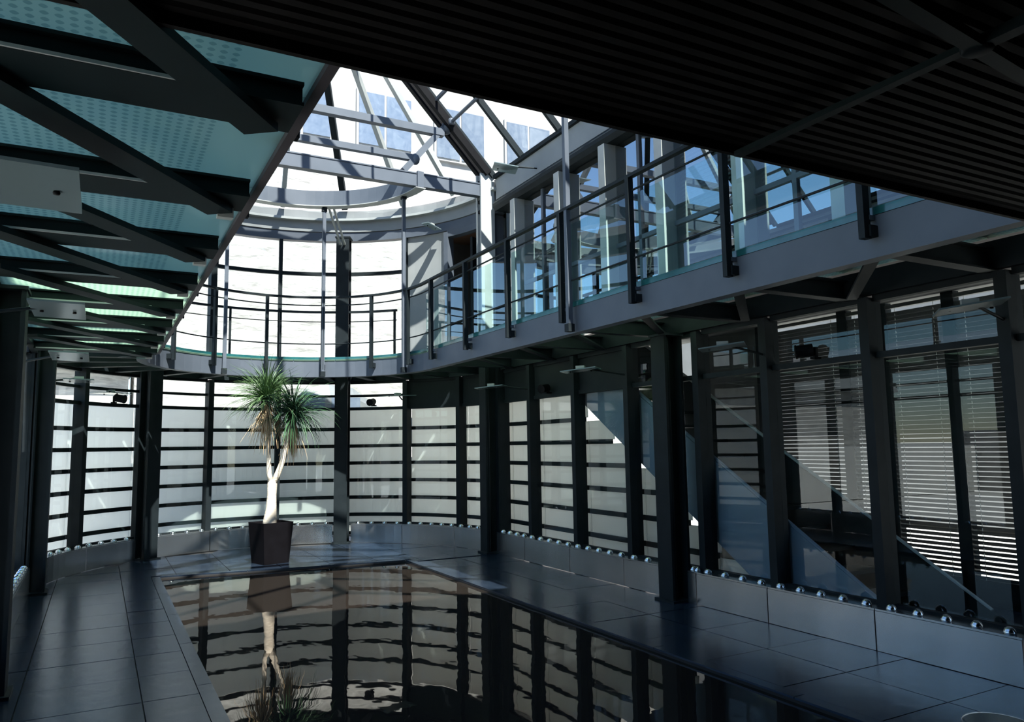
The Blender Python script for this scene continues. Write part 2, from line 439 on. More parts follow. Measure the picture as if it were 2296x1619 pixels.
# sweep uses u to the left of travel: travelling left -> end -> right, left of travel is inward; use negative u for outward
_sw = sweep
def sweep(name, poly, pts, mat, parent=None, smooth=False):
    return _sw(name, poly, list(reversed(pts)), mat, parent, smooth)
MAIN = {('A', 178.5), ('A', 124.5), ('A', 62.9), ('A', 1.5)}
plinth((0, NL), 'low steel plinth with chrome studs along the left glass wall')
plinth((NL, NL+NA-1), 'low steel plinth with chrome studs following the round end')
plinth((NL+NA-1, len(NODES)-1), 'low steel plinth with chrome studs along the right glass wall')

# ------------------------------------------------------------------ curtain walls (lower storey)
ZG = 2.74
walls = {}
walls['left'] = empty('wall_left', (CX-RW-.2, 5, 0), 'lower glass wall with dark mullions on the left side', 'glass wall', kind='structure')
walls['end'] = empty('wall_end', pol(RW+.2, 90), 'curved lower glass wall with dark mullions at the round end', 'glass wall', kind='structure')
walls['right'] = empty('wall_right', (CX+RW+.2, 5, 0), 'lower glass wall with dark mullions along the staircase side', 'glass wall', kind='structure')
MAIN = {('A', 178.5), ('A', 124.5), ('A', 62.9), ('A', 1.5)}
GO = .20
for i, nd in enumerate(NODES):
    p = W(nd, GO-.02)
    d = W(nd, 1) - W(nd, 0); rz = math.atan2(d.y, d.x)
    box('mullion', (p.x, p.y, ZG/2), (.17, .085, ZG), 'steel', walls[side(min(i, len(NODES)-2))], rz)
    if i == len(NODES)-1: break
    n1 = NODES[i+1]; wl = walls[side(i)]
    pts = inset(run(nd, n1, GO), .045)
    far_right = nd[0] == 'R' and nd[1] <= 7.2
    opaque = (nd[0] == 'A' and nd[1] < 45) or (nd[0] == 'R' and nd[1] > 7.2)
    zs = [PT-.02, 2.27, ZG]
    sweep('transom', vrect(.07, PT-.03, PT+.02), pts, 'steel', wl)
    sweep('transom', vrect(.07, 2.25, 2.30), pts, 'steel', wl)
    sweep('transom', vrect(.07, ZG-.03, ZG+.03), pts, 'steel', wl)
    sweep('pane', vrect(.012, PT+.02, 2.25), pts, 'glass', wl)
    if opaque: sweep('header_panel', vrect(.03, 2.30, ZG-.03), pts, 'steel', wl)
    else:
        sweep('pane', vrect(.012, 2.30, ZG-.03), pts, 'glass', wl)
        if not far_right: sweep('transom', vrect(.05, 2.48, 2.52), pts, 'steel', wl)

# ------------------------------------------------------------------ staircase line (used by the boards too)
def zb(y): return .314 + .648*(y-5.515)
def ztp(y): return .314 + .625*(y-4.21)
# ------------------------------------------------------------------ white board screens outside the glass
BZ = [(.16, .425), (.475, .72), (.77, 1.015), (1.065, 1.31), (1.36, 1.605), (1.655, 1.90), (1.95, 2.275)]
bay_names = []
for i in range(NL+1, len(NODES)-1):
    nd, n1 = NODES[i], NODES[i+1]
    if nd[0] == 'R' and nd[1] <= 5.1: break
    bay_names.append((i, nd, n1))
ordn = ['first', 'second', 'third', 'fourth', 'fifth', 'sixth', 'seventh', 'eighth', 'ninth', 'tenth', 'eleventh', 'twelfth', 'thirteenth', 'fourteenth', 'fifteenth', 'sixteenth', 'seventeenth']
for k, (i, nd, n1) in enumerate(bay_names):
    off = .36
    pts = run(nd, n1, off); mid = pts[len(pts)//2]
    where = {'left': 'outside the left glass wall', 'end': 'outside the round glass end', 'right': 'outside the glass beside the staircase'}[side(i)]
    root = empty('board_screen', (mid.x, mid.y, .1), f'screen of white horizontal boards {where}, {ordn[k]} bay from the left', 'screen', 'white board screens outside the glass')
    for z0, z1 in BZ:
        q = inset(pts, .012)
        if side(i) == 'right':
            ye = (z1 - .314)/.648 + 5.515 - .22
            ya, yb_ = pts[0].y, pts[-1].y
            if ye >= ya - .05: continue
            if ye > yb_: q = [pts[0] + V((0, -.012, 0)), V((pts[0].x, ye, 0))]
        sweep('board', vrect(.022, z0, z1), q, 'board', root)
        sweep('rail', vrect(.03, z0-.054, z0+.004, .032), q, 'steel', root)

# ------------------------------------------------------------------ main steel columns
def hsec(b=.22, h=.24, tf=.03, tw=.03): return ibeam(b, h, tf, tw)
def column(p, ztop, facing, label, mat='steel', twin=True):
    root = empty('steel_column', (p.x, p.y, 0), label, 'column', 'main steel columns')
    prism('shaft', hsec(), (p.x, p.y, .02), (p.x, p.y, ztop), mat, root, up=facing)
    d = V(facing).normalized(); s = V((-d.y, d.x, 0))
    box('base_plate', (p.x, p.y, .012), (.30, .30, .024), mat, root, math.atan2(d.y, d.x))
    box('cap_plate', (p.x, p.y, ztop+.012), (.26, .26, .024), mat, root, math.atan2(d.y, d.x))
    for sg in (-1, 1):
        rod('downpipe', (p + s*sg*.075 - d*.06 + V((0, 0, .03))), (p + s*sg*.075 - d*.06 + V((0, 0, ztop-.02))), .022, mat, root, 8)
    return root
def twin_head(p, z0, z1, root):
    for dy in (-.07, .07): box('twin_plate', (p.x, p.y+dy, (z0+z1)/2), (.24, .035, z1-z0), 'steel_pale', root)  # pale steel puts sunlight on the column head into its colour
    for k in range(4): box('spacer', (p.x, p.y, z1-.12-.16*k), (.20, .105, .05), 'black', root)
def cp(a, r=2.93): return pol(r, a)
column(cp(124.5), 5.25, pol(1, 124.5)-V((CX, CY, 0)), 'dark steel column left of the potted tree')
column(cp(62.9), 5.25, pol(1, 62.9)-V((CX, CY, 0)), 'dark steel column right of the potted tree')
twin_head(V((5.22, 10.42, 0)), 3.01, 5.86, column(V((5.25, 10.42, 0)), 2.97, (1, 0, 0), 'steel column with a twin-plate head painted pale as if sunlit, carrying the end roof truss'))
column(V((5.25, 6.24, 0)), 2.72, (1, 0, 0), 'black steel column standing in front of the staircase')
column(V((-.60, 10.42, 0)), 5.45, (1, 0, 0), 'dark steel column at the left end of the curved wall')
column(V((-.60, 6.24, 0)), 2.72, (1, 0, 0), 'dark steel column at the left picture edge')

# ------------------------------------------------------------------ galleries
GZ0, GZ1 = 2.72, 2.985     # fascia
GF = 3.0                   # top of glass floor
FX = 1.855                 # half width of the opening, fascia face
# left glass walkway seen from below
lw = empty('glass_walkway', (0, 6, 2.7), 'glass floored walkway with dark cross beams, seen from below on the left', 'walkway')
xi = CX - FX + .08
by = [2.42 + 1.02*k for k in range(8)]
prism('edge_beam', rect(.035, .05), (.600, 1.9, 2.81), (.600, CY, 2.81), 'steel_edge', lw)
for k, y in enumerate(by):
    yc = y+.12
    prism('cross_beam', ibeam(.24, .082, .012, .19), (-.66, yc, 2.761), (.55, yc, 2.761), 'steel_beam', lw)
    bar('lit_flange_edge', (-.64, y-.004, 2.727), (.32, y-.004, 2.727), .008, .011, 'steel_pale', lw)  # pale strip paints the lit near edge of the bottom flange
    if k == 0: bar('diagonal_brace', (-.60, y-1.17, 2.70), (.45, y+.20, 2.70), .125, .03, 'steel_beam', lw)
    y2 = y + 1.02 + .20
    if y2 < CY+.3:
        bar('diagonal_brace', (-.60, y-.15, 2.70), (.45, y2, 2.70), .125, .03, 'steel_beam', lw)
        box('brace_bracket', (.475, y2+.02, 2.715), (.07, .045, .085), 'steel_pale', lw)
        rod('bracket_bolt', (.475, y2-.006, 2.715), (.475, y2-.002, 2.715), .014, 'black', lw, 8)
    y3 = by[k+1] if k < 7 else CY
    box('glass_plank', (-.04, (y+y3)/2+.12, 2.815), (1.24, y3-y-.012, .02), 'floorglass', lw)
box('glass_plank', (-.04, 2.03, 2.815), (1.24, 1.01, .02), 'floorglass', lw)
bar('wall_angle', (-.69, 1.9, 2.80), (-.69, CY, 2.80), .06, .12, 'steel', lw)

# right gallery
rg = empty('gallery', (4.7, 6, 2.7), 'straight right-hand gallery with blue-grey steel fascia and glass floor', 'gallery')
xf = CX + FX
prism('fascia_beam', [(-.05, 0), (.06, 0), (.06, .02), (-.03, .02), (-.03, .245), (.06, .245), (.06, .265), (-.05, .265)], (xf+.05, 1.9, GZ0), (xf+.05, CY, GZ0), 'steel_mid', rg)
gy = [2.97+1.165*k for k in range(7)]
for k, y in enumerate(gy):
    prism('cross_beam', ibeam(.10, .16, .012, .012), (xf+.08, y, 2.83), (5.45, y, 2.83), 'steel', rg)
    y3 = gy[k+1] if k < 6 else CY
    if k < 6: bar('diagonal_brace', (xf+.12, y+.1, 2.745), (5.35, y3-.1, 2.745), .08, .02, 'steel', rg)
    box('glass_plank', ((xf+.02+5.42)/2, (y+y3)/2, 2.998), (5.40-xf, y3-y-.012, .024), 'floorglass', rg)
box('glass_plank', ((xf+.02+5.42)/2, 2.4, 2.998), (5.40-xf, 1.12, .024), 'floorglass', rg)
bar('floor_nosing', (xf+.004, 1.9, 3.012), (xf+.004, CY, 3.012), .02, .05, 'nosing', rg)
bar('wall_angle', (5.42, 1.9, 2.86), (5.42, CY, 2.86), .06, .2, 'steel', rg)

# curved gallery
cg = empty('gallery', pol(2.4, 90, 2.7), 'curved gallery with steel fascia running round the end above the tree', 'gallery')
arcp = lambda r, z, a0=180, a1=0, n=36: [pol(r, a0 + (a1-a0)*i/n, z) for i in range(n+1)]
sweep('fascia_beam', [(.0, 0), (-.11, 0), (-.11, .02), (-.02, .02), (-.02, .245), (-.11, .245), (-.11, .265), (0, .265)], arcp(FX, GZ0), 'steel_mid', cg)
cgang = [174 - 13.4*i for i in range(13)]
for i, a in enumerate(cgang):
    prism('cross_beam', ibeam(.10, .16, .012, .012), pol(FX+.03, a, 2.83), pol(3.12, a, 2.83), 'steel', cg)
for i in range(9):
    a0, a1 = 180-20*i, 160-20*i
    sweep('glass_plank', [(0, GF-.024), (-1.20, GF-.024), (-1.20, GF), (0, GF)], arcp(FX-.01, 0, a0-.15, a1+.15, 6), 'floorglass', cg)
sweep('floor_nosing', vrect(.02, 2.987, 3.037), arcp(FX+.004, 0), 'nosing', cg)
sweep('wall_angle', vrect(.05, 2.75, 2.98), arcp(3.10, 0), 'steel', cg)

# ------------------------------------------------------------------ balustrades
def balustrade_straight(x, ys_, label, sgn):
    root = empty('balustrade', (x, sum(ys_)/len(ys_), 2.83), label, 'balustrade', 'gallery balustrades')
    for y in ys_:
        bar('post', (x, y, 2.83), (x, y, 3.97), .06, .045, 'steel_mid' if 0 else 'steel', root, up=(0, 1, 0))
        box('post_foot', (x+sgn*.045, y, 2.88), (.07, .07, .07), 'steel', root)
        box('post_foot', (x+sgn*.045, y, 2.965), (.05, .05, .03), 'steel_mid', root)
    y0, y1 = ys_[0]-.9, CY
    bar('handrail', (x, y0, 3.985), (x, y1, 3.985), .055, .03, 'steel', root)
    rod('guard_rail', (x+sgn*.02, y0, 3.86), (x+sgn*.02, y1, 3.86), .010, 'steel', root, 8)
    rod('guard_rail', (x+sgn*.02, y0, 3.24), (x+sgn*.02, y1, 3.24), .010, 'steel', root, 8)
    for a, b in zip([y0]+ys_, ys_+[y1]):
        box('glass_infill', (x+sgn*.045, (a+b)/2, 3.43), (.010, b-a-.06, .80), 'railglass', root)
    return root
balustrade_straight(CX+1.775, gy, 'steel and glass balustrade along the right-hand gallery', 1)
balustrade_straight(CX-1.70, gy, 'steel balustrade standing on the left glass walkway', -1)
cb = empty('balustrade', pol(1.775, 90, 2.83), 'curved balustrade round the end gallery above the tree', 'balustrade', 'gallery balustrades')
for a in (173, 146.6, 120, 93.4, 66.0, 39.8, 15.0):
    p = pol(1.775, a); d = pol(1, a)-V((CX, CY, 0))
    bar('post', (p.x, p.y, 2.83), (p.x, p.y, 3.97), .045, .05, 'steel', cb, up=d)
    q = pol(1.82, a); box('post_foot', (q.x, q.y, 2.88), (.07, .07, .07), 'steel', cb, R(a))
sweep('handrail', rect(.055, .03), arcp(1.775, 3.985, 180, 0), 'steel', cb)
sweep('guard_rail', circ(.010, 6), arcp(1.795, 3.86, 180, 0), 'steel', cb)
sweep('guard_rail', circ(.010, 6), arcp(1.795, 3.24, 180, 0), 'steel', cb)
hr = empty('wall_handrail', pol(2.9, 90, 3.95), 'dark handrail fixed before the upper curved glazing', 'handrail')
sweep('handrail', rect(.05, .035), arcp(2.93, 3.95, 172, 44), 'steel', hr)
sweep('guard_rail', circ(.008, 6), arcp(2.93, 3.78, 172, 44), 'steel', hr)
sweep('guard_rail', circ(.008, 6), arcp(2.93, 3.15, 172, 44), 'steel', hr)
for a in (165.5, 145, 104, 99.5, 83.5, 45): bar('post', pol(2.95, a, 3.0), pol(2.95, a, 3.95), .035, .035, 'steel', hr)

# ------------------------------------------------------------------ upper walls
ue = empty('wall_upper_end', pol(3.15, 90, 3), 'curved upper glazing with thin mullions above the end gallery', 'glass wall', kind='structure')
AU = ANG[:8]
for i, a in enumerate(AU):
    p = pol(3.14, a); th = .06 if a in (83.5, 145.0, 165.5, 42.2) else .10
    box('mullion', (p.x, p.y, 4.13), (.14, th, 2.26), 'steel', ue, R(a))
    if i == len(AU)-1: break
    q = inset(run(('A', a), ('A', AU[i+1]), .19), .03)
    sweep('pane', vrect(.012, 3.02, 4.64), q, 'glass', ue)
    sweep('pane', vrect(.012, 4.70, 5.25), q, 'glass', ue)
    sweep('transom', vrect(.06, 4.64, 4.70), q, 'steel', ue)
# solid bay, doorway bay
q = run(('A', 42.2), ('A', 27.0), .19)
sweep('wall_panel', vrect(.05, 3.0, 5.26), q, 'wallgrey', ue)
dr = empty('door_1', pol(3.14, 14, 3.0), 'dark doorway with grey frame at the end of the upper gallery', 'doorway', kind='structure')
for a in (26.5, 3.5):
    p = pol(3.14, a); box('door_jamb', (p.x, p.y, 4.12), (.16, .09, 2.24), 'steel_mid', dr, R(a))
sweep('door_lintel', vrect(.14, 5.15, 5.26), run(('A', 26), ('A', 4), .19), 'steel_mid', dr)
for a in (19, 11):
    p = pol(3.5, a); box('door_leaf', (p.x, p.y, 4.05), (.6, .045, 2.1), 'steel', dr, R(a+10))
    p = pol(3.32, a); rod('door_handle', (p.x-.06, p.y-.06, 3.95), (p.x-.06, p.y-.06, 4.25), .015, 'chrome', dr, 8)

box('room_back', (6.9, 11.6, 4.2), (.08, 3.0, 2.6), 'wood', dr)
box('room_side', (6.0, 13.05, 4.2), (1.8, .08, 2.6), 'roomdark', dr)
box('room_ceiling', (6.15, 11.7, 5.50), (1.5, 2.7, .08), 'wood', dr)
box('room_floor', (6.25, 11.7, 2.93), (1.3, 2.7, .08), 'roomdark', dr)
# ring band above the upper glazing
rb = empty('trim_1', pol(3.05, 90, 5.26), 'grey curved eaves band above the upper glazing', 'eaves band', kind='structure')
sweep('band_panel', [(0, 5.42), (-.10, 5.42), (-.10, 5.80), (0, 5.80)], arcp(3.05, 0, 180, 0), 'wallgrey', rb)
sweep('band_panel', [(.0, 5.26), (-.14, 5.26), (-.14, 5.41), (0, 5.41)], arcp(3.07, 0, 180, 0), 'steel_mid', rb)
sweep('gutter_lip', [(.10, 5.60), (0, 5.60), (0, 5.64), (.10, 5.64)], arcp(3.05, 0, 180, 0), 'steel_pale', rb)
for sx, nm, lab in ((1, 'trim_2', 'grey eaves band and gutter above the right upper facade'), (-1, 'trim_3', 'grey eaves band above the left side')):
    e = empty(nm, (CX+sx*3.05, 6, 5.26), lab, 'eaves band', kind='structure')
    x = CX+sx*3.05
    bar('band_panel', (x, 1.9, 5.62), (x, CY, 5.62), .08, .36, 'wallgrey', e)
    prism('gutter', [(-.06*sx, .0), (.10*sx, .0), (.10*sx, .17), (-.06*sx, .17), (-.10*sx, .11), (-.10*sx, .06)], (x, 1.9, 5.25), (x, CY, 5.25), 'steel', e)
    bar('roof_sill', (x, 1.9, 5.80), (x, CY, 5.80), .18, .06, 'steel', e)

# right upper facade
wu = empty('wall_upper_right', (5.45, 6, 3), 'upper right facade of tinted glass between grey pilasters', 'glass wall', kind='structure')
uy = [1.9, 2.95, 4.05, 5.15, 6.29, 7.35, 8.40, 9.64, 10.3]
for i, y in enumerate(uy):
    if i < len(uy)-1:
        box('pilaster', (5.37, y, 4.13), (.19, .13, 2.24), 'steel_pale', wu)
        ya, yb_ = y+.07, uy[i+1]-.07
        for z0, z1 in ((3.02, 3.95), (4.0, 5.24)):
            box('pane', (5.45, (ya+yb_)/2, (z0+z1)/2), (.012, yb_-ya, z1-z0), 'tintglass', wu)
        box('transom', (5.45, (ya+yb_)/2, 3.975), (.06, yb_-ya, .05), 'steel_mid', wu)
        if i % 2 == 0: box('mullion', (5.45, (ya+yb_)/2, 4.13), (.06, .05, 2.22), 'steel_mid', wu)
# room behind it
rm = empty('upper_room', (6.5, 6, 3.0), 'dim room behind the upper right facade', 'room', kind='structure')
box('room_floor', (6.6, 6.3, 3.15), (2.2, 9.6, .14), 'roomdark', rm)
box('room_ceiling', (6.6, 6.3, 5.62), (2.2, 9.6, .12), 'roomdark', rm)
box('room_back', (7.7, 6.3, 4.4), (.1, 9.6, 2.4), 'roomdark', rm)
box('room_side', (6.6, 11.15, 4.4), (2.2, .1, 2.4), 'roomdark', rm)
box('flat_roof', (6.6, 6.3, 5.76), (2.3, 9.6, .1), 'paving', rm)

# ------------------------------------------------------------------ roof
ER, EZ, RZ = 3.0, 5.83, 9.0
roof = empty('roof', (CX, 7, EZ), 'glazed pitched roof ending in a glazed half cone', 'glass roof', kind='structure')
ry = [2.0, 3.1, 4.2, 5.25, 6.2, 7.3, 8.35, 9.4, 10.32]
for sx in (-1, 1):
    for i, y in enumerate(ry):
        a, b = V((CX+sx*ER, y, EZ)), V((CX, y, RZ))
        nrm = V((sx*(RZ-EZ), 0, ER)).normalized()
        bar('glazing_bar', a, b, .055, .09, 'steel', roof, up=nrm)
        if i < len(ry)-1:
            y2 = ry[i+1]
            vv = [(CX+sx*ER, y+.03, EZ+.03), (CX+sx*ER, y2-.03, EZ+.03), (CX, y2-.03, RZ+.03), (CX, y+.03, RZ+.03)]
            vv += [(x, yy, z+.012) for x, yy, z in vv]
            raw('roof_pane', vv, CUBE_F, 'roofglass', roof)
    for zz in (.33, .67):
        x = CX+sx*ER*(1-zz); z = EZ+(RZ-EZ)*zz
        bar('purlin', (x, 2.0, z), (x, 10.3, z), .04, .05, 'steel_mid', roof)
bar('ridge_beam', (CX, 2.0, RZ), (CX, 10.35, RZ), .12, .16, 'steel', roof)
APEX = V((CX, 10.32, RZ))
ca = [178.5, 165.5, 145.0, 124.5, 104.0, 83.5, 62.9, 42.2, 21.7, 1.5]
for i, a in enumerate(ca):
    b = pol(ER, a, EZ)
    if 0 < i < len(ca)-1:
        wd = .10 if a in (124.5, 62.9) else .075
        bar('glazing_bar', b, APEX, wd, .10, 'steel' if a in (124.5, 62.9) else 'steel_pale', roof)
    if i < len(ca)-1:
        n = 5
        for t0, t1 in ((0, .56), (.57, .97)):
            vv = []
            for lift in (.045, .057):
                for t, seq in ((t0, range(n+1)), (t1, range(n, -1, -1))):
                    for j in seq:
                        q = pol(ER, a + (ca[i+1]-a)*j/n, EZ).lerp(APEX, t); vv.append((q.x, q.y, q.z+lift))
            m = 2*(n+1)
            ff = [tuple(range(m-1, -1, -1)), tuple(range(m, 2*m))] + [(k, (k+1) % m, (k+1) % m+m, k+m) for k in range(m)]
            raw('roof_pane', vv, ff, 'roofglass', roof)
rp = [pol(ER, a, EZ).lerp(APEX, .575) for a in ca]
for i in range(len(rp)-1): bar('ring_purlin', rp[i], rp[i+1], .09, .12, 'steel_mid', roof)

def truss(y, label):
    root = empty('roof_truss', (CX, y, 5.5), label, 'roof truss', 'steel roof trusses')
    prism('tie_beam', ibeam(.12, .21, .018, .06), (-.52, y, 5.60), (5.17, y, 5.60), 'steel_mid', root)
    prism('tie_beam_web', rect(.10, .18), (-.50, y, 5.60), (5.15, y, 5.60), 'steel_mid', root)
    for sx in (-1, 1):
        for dy in (-.10, .10):
            bar('principal_rafter', (CX+sx*2.90, y+dy, 5.86), (CX+sx*.05, y+dy, 8.86), .085, .11, 'black', root)
        bar('strut', (CX+sx*1.53, y, 5.72), (CX+sx*2.26, y, 6.60), .09, .09, 'steel_mid', root)
        lathe('node', [(.03, -.10), (.075, -.06), (.085, 0), (.075, .06), (.03, .10)], (CX+sx*2.24, y, 6.52), 'steel_mid', root, 12)
        lathe('node', [(.03, -.08), (.06, -.05), (.07, 0), (.06, .05), (.03, .08)], (CX+sx*1.72, y, 5.93), 'steel_mid', root, 12)
    bar('collar_beam', (CX-2.18, y, 6.42), (CX+2.18, y, 6.42), .11, .11, 'steel_mid', root)
    bar('collar_beam', (CX-1.68, y, 5.94), (CX+1.68, y, 5.94), .09, .09, 'steel_mid', root)
    return root
truss(10.42, 'steel truss with double black rafters above the end gallery')
truss(6.24, 'second steel truss nearer the viewer, hidden above the ribbed bridge soffit')
for sx, lab in ((1, 'steel tie rod running from the truss node towards the dark soffit'), (-1, 'steel tie rod along the left roof slope')):
    t_ = empty('tie_rod', (CX+sx*2.26, 8.3, 6.55), lab, 'tie rod')
    rod('rod', (CX+sx*2.26, 6.24, 6.57), (CX+sx*2.26, 10.30, 6.57), .028, 'steel_mid', t_)
    lathe('clevis', [(.04, -.05), (.055, -.03), (.055, .03), (.04, .05)], (CX+sx*2.26, 10.28, 6.57), 'steel_mid', t_, 10)
ib = empty('ring_beam', pol(1.775, 90, 5.46), 'curved steel ring beam under the cone, carrying the hangers', 'ring beam')
sweep('ring', [(.05, 5.47), (-.05, 5.47), (-.05, 5.72), (.05, 5.72)], arcp(1.775, 0, 178, 2), 'steel_mid', ib)
sweep('ring_flange', [(.08, 5.46), (-.08, 5.46), (-.08, 5.472), (.08, 5.472)], arcp(1.775, 0, 178, 2), 'steel_pale', ib)
for a in (124.5, 62.9):
    for dd in (-1.2, 1.2): bar('ring_strut', pol(1.82, a+dd, 5.50), pol(2.85, a+dd*.6, 5.12), .03, .03, 'steel_pale', ib)
def hanger(p, z0, z1, lab):
    h = empty('hanger', (p.x, p.y, z0), lab, 'hanger', 'steel hangers between roof ring and gallery')
    bar('rod', (p.x, p.y, z0), (p.x, p.y, z1), .05, .05, 'steel_mid', h)
    box('clamp', (p.x, p.y, z0+.04), (.075, .075, .08), 'steel', h); box('clamp', (p.x, p.y, z1-.04), (.075, .075, .08), 'steel', h)
hanger(pol(1.775, 65.8), 2.72, 5.47, 'thin steel hanger in the middle of the curved gallery')
hanger(pol(1.775, 18.3), 2.72, 5.50, 'steel hanger at the right start of the curved gallery')
hanger(pol(1.775, 114.5), 2.72, 5.47, 'steel hanger on the left of the curved gallery, before the column')
hanger(V((4.10, 6.33, 0)), 2.72, 5.50, 'tall steel hanger rising from the straight gallery to the soffit edge')

# ------------------------------------------------------------------ bridge soffit over the camera, added sun-blocking mass above it
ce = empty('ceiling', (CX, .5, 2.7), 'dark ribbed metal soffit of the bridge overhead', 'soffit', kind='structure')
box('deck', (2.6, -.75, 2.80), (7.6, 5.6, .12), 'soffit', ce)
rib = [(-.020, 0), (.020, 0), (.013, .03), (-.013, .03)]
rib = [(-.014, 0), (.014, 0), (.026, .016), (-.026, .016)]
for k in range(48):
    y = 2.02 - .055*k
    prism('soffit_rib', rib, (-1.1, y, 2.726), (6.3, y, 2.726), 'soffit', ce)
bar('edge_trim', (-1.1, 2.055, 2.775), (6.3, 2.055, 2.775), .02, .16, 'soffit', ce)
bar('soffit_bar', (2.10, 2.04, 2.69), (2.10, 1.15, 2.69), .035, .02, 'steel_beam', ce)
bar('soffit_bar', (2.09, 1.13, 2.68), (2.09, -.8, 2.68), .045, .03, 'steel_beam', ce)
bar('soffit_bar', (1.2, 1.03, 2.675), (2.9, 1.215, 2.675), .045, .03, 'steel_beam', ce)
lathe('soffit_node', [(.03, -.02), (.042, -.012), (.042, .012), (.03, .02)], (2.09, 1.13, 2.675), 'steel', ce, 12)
blk = empty('sun_blocker', (3, -1, 2.9), 'unseen pale block added above the bridge to hold back the sun', 'building', kind='structure')
box('blocker_mass', (2.9, -2.0, 5.425), (8.4, 7.9, 4.95), 'render', blk)  # unseen mass, sized to keep sun off the near part of the hall
wb = empty('wall_back', (2.3, -3.5, 0), 'dark wall behind the viewer', 'wall', kind='structure')
box('wall_sheet', (2.3, -3.55, 1.4), (8.5, .1, 2.8), 'roomdark', wb)
box('wall_sheet', (-1.0, -.85, 1.4), (.1, 5.3, 2.8), 'roomdark', wb)
box('wall_sheet', (5.7, -.85, 1.4), (.1, 5.3, 2.8), 'roomdark', wb)

# ------------------------------------------------------------------ staircase beyond the right glass
st = empty('staircase', (6.1, 4.3, 0), 'steel staircase with blue-grey solid stringers behind the right glass wall', 'staircase')
for x in (5.60, 6.70):
    y0, y1 = 4.0, 8.75
    pl = [(y0, max(.0, zb(y0))), (5.515-.314/.648, 0.0), (y1, min(zb(y1), 2.98)), (y1, 2.98), ((2.98-.314)/.625+4.21, 2.98), (y0, ztp(y0)+.0)]
    pl = [(3.75, 0.0), (5.03, 0.0), (8.9, zb(8.9)), (8.9, ztp(8.9)), (3.75, max(.06, ztp(3.75)))]
    n = len(pl); vv = [(x-.025, a, b) for a, b in pl] + [(x+.025, a, b) for a, b in pl]
    ff = [tuple(range(n)), tuple(range(2*n-1, n-1, -1))] + [((i+1) % n, i, i+n, (i+1) % n+n) for i in range(n)]
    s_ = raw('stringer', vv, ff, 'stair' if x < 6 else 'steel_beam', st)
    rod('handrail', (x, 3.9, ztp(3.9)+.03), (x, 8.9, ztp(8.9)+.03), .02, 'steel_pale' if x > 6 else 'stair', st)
for k in range(15):
    z = .18*(k+1); y = 4.75 + .18/.64*k
    box('tread', (6.15, y, z), (1.04, .27, .035), 'steel_beam', st)
# lower side room behind the stairs with blinds
sr = empty('stair_room', (6.6, 5, 0), 'dim stair room beyond the right glass wall', 'room', kind='structure')
box('room_floor', (6.6, 4.2, -.03), (2.3, 9.0, .06), 'slate', sr)
for y in (7.05, 5.80, 5.30, 4.55, 3.35, 2.1):
    box('window_post', (7.53, y, 1.55), (.10, .13, 3.1), 'steel', sr)
box('window_sill', (7.62, 4.3, .12), (.12, 5.6, .24), 'steel', sr)
box('room_wall', (7.62, 7.75, 1.55), (.10, 1.3, 3.1), 'roomdark', sr)
blinds = [(5.86, 6.99, 'leftmost'), (5.36, 5.74, 'narrow'), (4.61, 5.24, 'middle'), (3.41, 4.49, 'wide'), (2.16, 3.29, 'rightmost')]
qs = Matrix.Rotation(R(52), 3, 'Y').to_quaternion(); qs2 = Matrix.Rotation(R(72), 3, 'Y').to_quaternion()
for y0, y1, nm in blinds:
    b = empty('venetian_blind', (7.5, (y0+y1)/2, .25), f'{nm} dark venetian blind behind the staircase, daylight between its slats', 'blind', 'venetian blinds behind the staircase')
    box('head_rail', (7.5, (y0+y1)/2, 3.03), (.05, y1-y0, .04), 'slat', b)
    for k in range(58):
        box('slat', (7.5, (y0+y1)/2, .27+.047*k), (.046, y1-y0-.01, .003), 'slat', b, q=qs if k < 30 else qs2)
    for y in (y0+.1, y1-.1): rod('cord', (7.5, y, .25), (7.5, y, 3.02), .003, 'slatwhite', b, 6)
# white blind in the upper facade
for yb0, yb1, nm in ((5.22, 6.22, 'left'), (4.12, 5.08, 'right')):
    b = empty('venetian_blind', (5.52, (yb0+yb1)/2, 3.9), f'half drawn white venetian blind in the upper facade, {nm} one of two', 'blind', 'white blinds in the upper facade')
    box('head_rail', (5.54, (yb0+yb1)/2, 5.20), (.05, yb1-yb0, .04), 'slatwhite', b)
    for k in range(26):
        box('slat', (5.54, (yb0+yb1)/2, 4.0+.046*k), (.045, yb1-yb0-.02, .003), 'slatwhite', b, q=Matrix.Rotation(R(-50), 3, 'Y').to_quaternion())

# ------------------------------------------------------------------ wing lights and spotlights
def wing(c, size, rz, anchor, lab, tilt=.10, roll_=0):
    root = empty('wing_light', anchor, lab, 'light fitting', 'frosted glass wing lights')
    q = (Matrix.Rotation(rz, 3, 'Z') @ Matrix.Rotation(tilt, 3, 'Y') @ Matrix.Rotation(roll_, 3, 'X')).to_quaternion()
    box('glass_wing', c, (size[0], size[1], .012), 'plate', root, q=q)
    c = V(c); a = V(anchor)
    rod('arm', a, c + V((0, 0, .03)), .011, 'steel', root, 8)
    box('lamp_housing', c + V((0, 0, .03)), (.10, .06, .04), 'steel_pale', root, rz)
    for k in (-1, 1):
        p = c + V((math.cos(rz)*size[0]*.3*k, math.sin(rz)*size[0]*.3*k, -.015))
        lathe('screw', [(.010, -.006), (.012, 0), (.010, .006)], p, 'black', root, 8)
wing((-.27, 2.96, 2.50), (.36, .50, 0), 0, (-.66, 2.96, 2.45), 'large pale glass wing light nearest the viewer under the left walkway', .02)
wing((-.26, 5.55, 2.50), (.30, .62, 0), 0, (-.66, 5.55, 2.45), 'pale glass wing light in the middle under the left walkway', .02)
